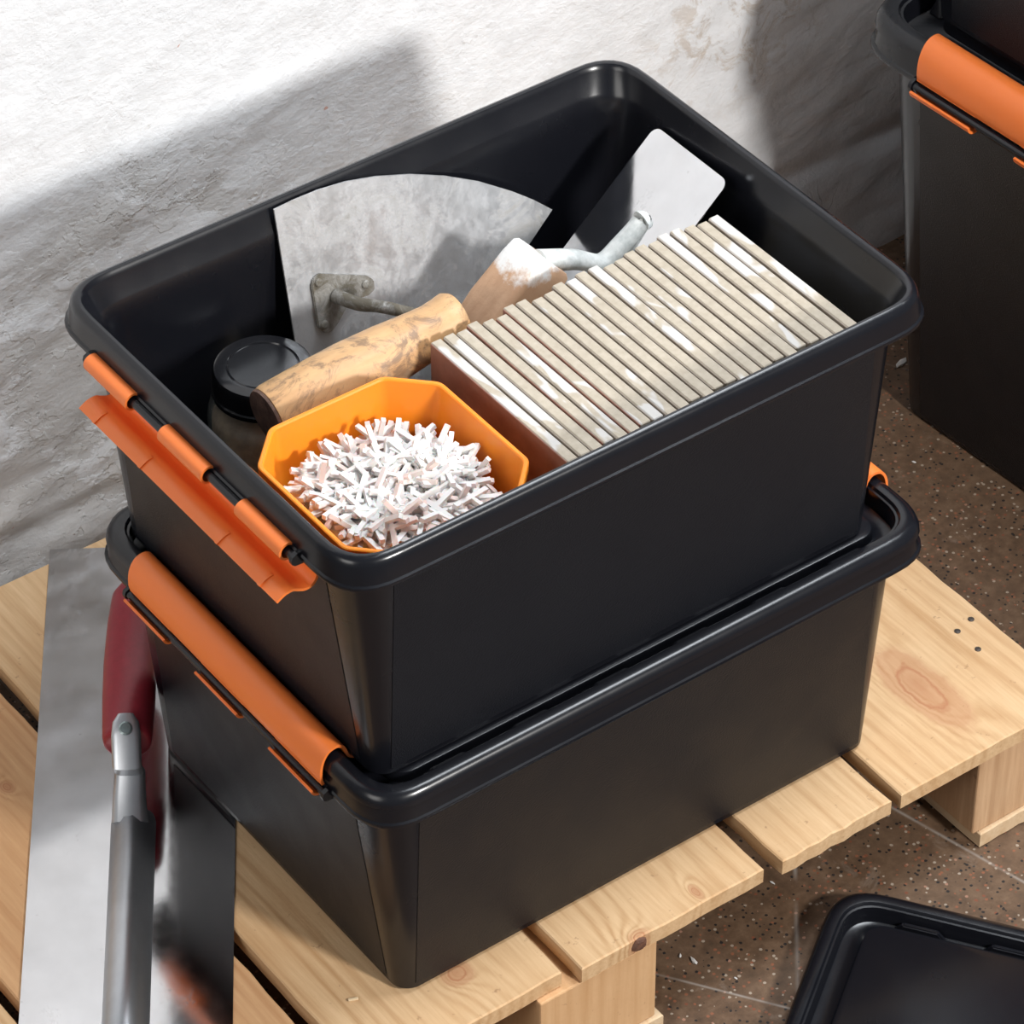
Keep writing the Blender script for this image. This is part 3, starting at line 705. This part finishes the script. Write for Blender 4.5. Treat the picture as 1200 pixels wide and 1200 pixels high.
# glass jar with black lid
JZ = 0.290
jc = on_z(308, 428, JZ)
jr = 0.0288
def mat_glass():
    s = NT('clear_glass'); s.set(Base_Color=(0.75, 0.80, 0.74), Roughness=0.04, Alpha=0.16); return s.m
jar = tag(empty('glass_jar', (jc.x, jc.y, INZ)), 'glass jar of brown filler with black screw lid in the corner of the open box', 'jar')
JH = JZ - INZ
gp = [(jr + 0.0005, 0.0003), (jr + 0.004, 0.003), (jr + 0.0048, 0.010), (jr + 0.0048, JH - 0.034), (jr + 0.003, JH - 0.026), (jr - 0.002, JH - 0.021), (jr - 0.002, JH - 0.002),
      (jr - 0.0042, JH - 0.002), (jr - 0.0042, JH - 0.021), (jr + 0.0008, JH - 0.027), (jr + 0.0026, JH - 0.034), (jr + 0.0026, 0.010), (jr + 0.002, 0.005), (jr - 0.001, 0.003)]
o = link('glass_body', lathe('glass_body', gp, 36), mat_glass(), jar); autosmooth(o, 50)
FILL = mat_simple('brown_filler', (0.62, 0.42, 0.22), 0.8, 0, 0.3, 90, 0.5, (0.26, 0.16, 0.08))
link('filler', lathe('filler', [(jr - 0.002, 0.0045), (jr + 0.0022, 0.010), (jr + 0.0022, JH - 0.036), (jr - 0.002, JH - 0.030), (0.004, JH - 0.028)], 36), FILL, jar, smooth=True)
lp = [(jr, JH - 0.018), (jr + 0.0012, JH - 0.0178), (jr + 0.0014, JH - 0.0150), (jr + 0.0004, JH - 0.0142), (jr + 0.0002, JH - 0.0025), (jr - 0.0008, JH - 0.0006), (jr - 0.0024, JH),
      (jr * 0.735, JH), (jr * 0.715, JH - 0.0007), (jr * 0.695, JH - 0.0005), (jr * 0.68, JH - 0.0002), (0.003, JH - 0.0002)]
o = link('screw_lid', lathe('screw_lid', lp, 48), mat_plastic('black_lacquered_tin', (0.012, 0.012, 0.014), 0.14), jar); autosmooth(o, 28)

# ------------------------------------------------------------------ long steel float on the pallet
E1 = Vector((-0.555, -0.832, 0)).normalized(); E2 = Vector((0.832, -0.555, 0)).normalized()
def fl(u, w, z): return E1 * u + E2 * w + Vector((0, 0, z))
W0, W1 = -0.292, -0.170; WC = -0.231; U0, U1 = -0.192, 0.285
FLOATM = mat_steel('polished_float_steel', (0.74, 0.74, 0.75), 0.10, 0.0, (0.62, 0.61, 0.60), 1.0, 22, (1, 1, 1), 0.2)
ALU = mat_simple('cast_aluminium', (0.56, 0.58, 0.61), 0.40, 1.0, 0.06, 40, 0.03)
flo = tag(empty('steel_float', fl(0.05, WC, 0.0)), 'long steel plastering float with red wooden handle lying on the pallet beside the boxes', 'plastering float')
child('blade', prism('blade', [fl(U0, W0, 0), fl(U1, W0, 0), fl(U1, W1, 0), fl(U0, W1, 0)], (0, 0, 1), 0.0002, 0.0010), FLOATM, flo)
bs = on_z(160, 944, 0.016); ub = (bs - Vector((0, 0, bs.z))).dot(E1)
sect = [(-0.0135, 0.0), (-0.0128, 0.003), (-0.0095, 0.0120), (-0.0045, 0.0165), (0.0008, 0.0170), (0.0048, 0.0150), (0.0085, 0.0080), (0.0128, 0.0025), (0.0135, 0.0)]
rings = [[fl(u, WC + w * k, 0.0011 + h * k2) for w, h in sect] for u, k, k2 in ((ub - 0.008, 0.80, 0.55), (ub - 0.005, 0.93, 0.86), (ub, 1.0, 1.0), (U1 - 0.02, 1.02, 1.0), (U1 - 0.012, 0.9, 0.5))]
rail = child('rail', loft('rail', rings), ALU, flo, 70)
HZ = 0.052
hs = on_z(149, 872, HZ); uh = Vector((hs.x, hs.y, 0)).dot(E1); wh = Vector((hs.x, hs.y, 0)).dot(E2)
he_ = uh - 0.135
ringsn = []
nk = [(ub + 0.010, WC - 0.001, 0.012, 0.0110, 0.005), (ub - 0.001, WC - 0.0012, 0.0205, 0.0100, 0.0045), (ub - 0.012, (WC + wh) / 2, 0.033, 0.0092, 0.004), (uh + 0.014, wh, 0.0475, 0.0088, 0.0035), (uh + 0.002, wh, 0.0615, 0.0088, 0.0022), (uh - 0.004, wh, 0.0665, 0.0078, 0.0018), (uh - 0.0085, wh, 0.0690, 0.0045, 0.0014)]
for i, (u, w, z, a, b) in enumerate(nk):
    p = nk[max(i - 1, 0)]; q2 = nk[min(i + 1, len(nk) - 1)]
    t = Vector((q2[0] - p[0], q2[2] - p[2])).normalized(); nv = Vector((-t.y, t.x))
    if nv.y < 0: nv = -nv
    ringsn.append([fl(u + nv.x * b * math.sin(th_), w + a * math.copysign(abs(math.cos(th_)) ** 0.6, math.cos(th_)), z + nv.y * b * math.sin(th_)) for th_ in [2 * math.pi * k / 16 for k in range(16)]])
neck = child('neck', loft('neck', ringsn), ALU, flo, 45)
c0 = fl(uh + 0.0005, wh, 0.0655)
sn = (E1 * 0.55 + Vector((0, 0, 0.83))).normalized()
child('screw', disc(c0, sn, 0.0042, 0.0014, 'screw'), mat_simple('zinc_screw', (0.35, 0.42, 0.42), 0.35, 0.9), neck)
REDW = mat_simple('red_painted_wood', (0.30, 0.022, 0.036), 0.36, 0, 0.1, 200, 0.15)
prof = [(0.006, 0.0), (0.0125, 0.0004), (0.0142, 0.002), (0.0150, 0.006), (0.0160, 0.035), (0.0162, 0.065), (0.0150, 0.10), (0.0128, 0.125), (0.009, 0.133), (0.003, 0.135)]
rh = child('handle', lathe('handle', prof, 32, axis_matrix(fl(uh, wh, HZ), fl(he_, wh, HZ + 0.003))), REDW, flo, 40); rh['label'] = 'red painted wooden handle'

# ------------------------------------------------------------------ crumbs on the floor
CHIP = mat_simple('plaster_chip', (0.72, 0.70, 0.67), 0.8)
rc = random.Random(3)
for i, (px, py, L_) in enumerate(((813, 1127, 0.007), (797, 1121, 0.004), (1056, 427, 0.012), (1071, 542, 0.004), (862, 1147, 0.003), (905, 1035, 0.004))):
    p = on_z(px, py, FLOOR_Z)
    bm = bmesh.new(); bmesh.ops.create_icosphere(bm, subdivisions=1, radius=1.0)
    for v in bm.verts: v.co *= rc.uniform(0.75, 1.2)
    bmesh.ops.scale(bm, vec=(L_ * 0.5, L_ * 0.22, L_ * 0.16), verts=bm.verts)
    mz = min(v.co.z for v in bm.verts)
    for v in bm.verts: v.co.z -= mz
    o = link('plaster_crumb', from_bm('plaster_crumb', bm), CHIP, loc=(p.x, p.y, FLOOR_Z)); o.rotation_euler = (0, 0, rc.uniform(0, 3) if i else 1.5)
    tag(o, 'small white plaster crumb lying on the brown floor', 'crumb', 'plaster crumbs on the floor')
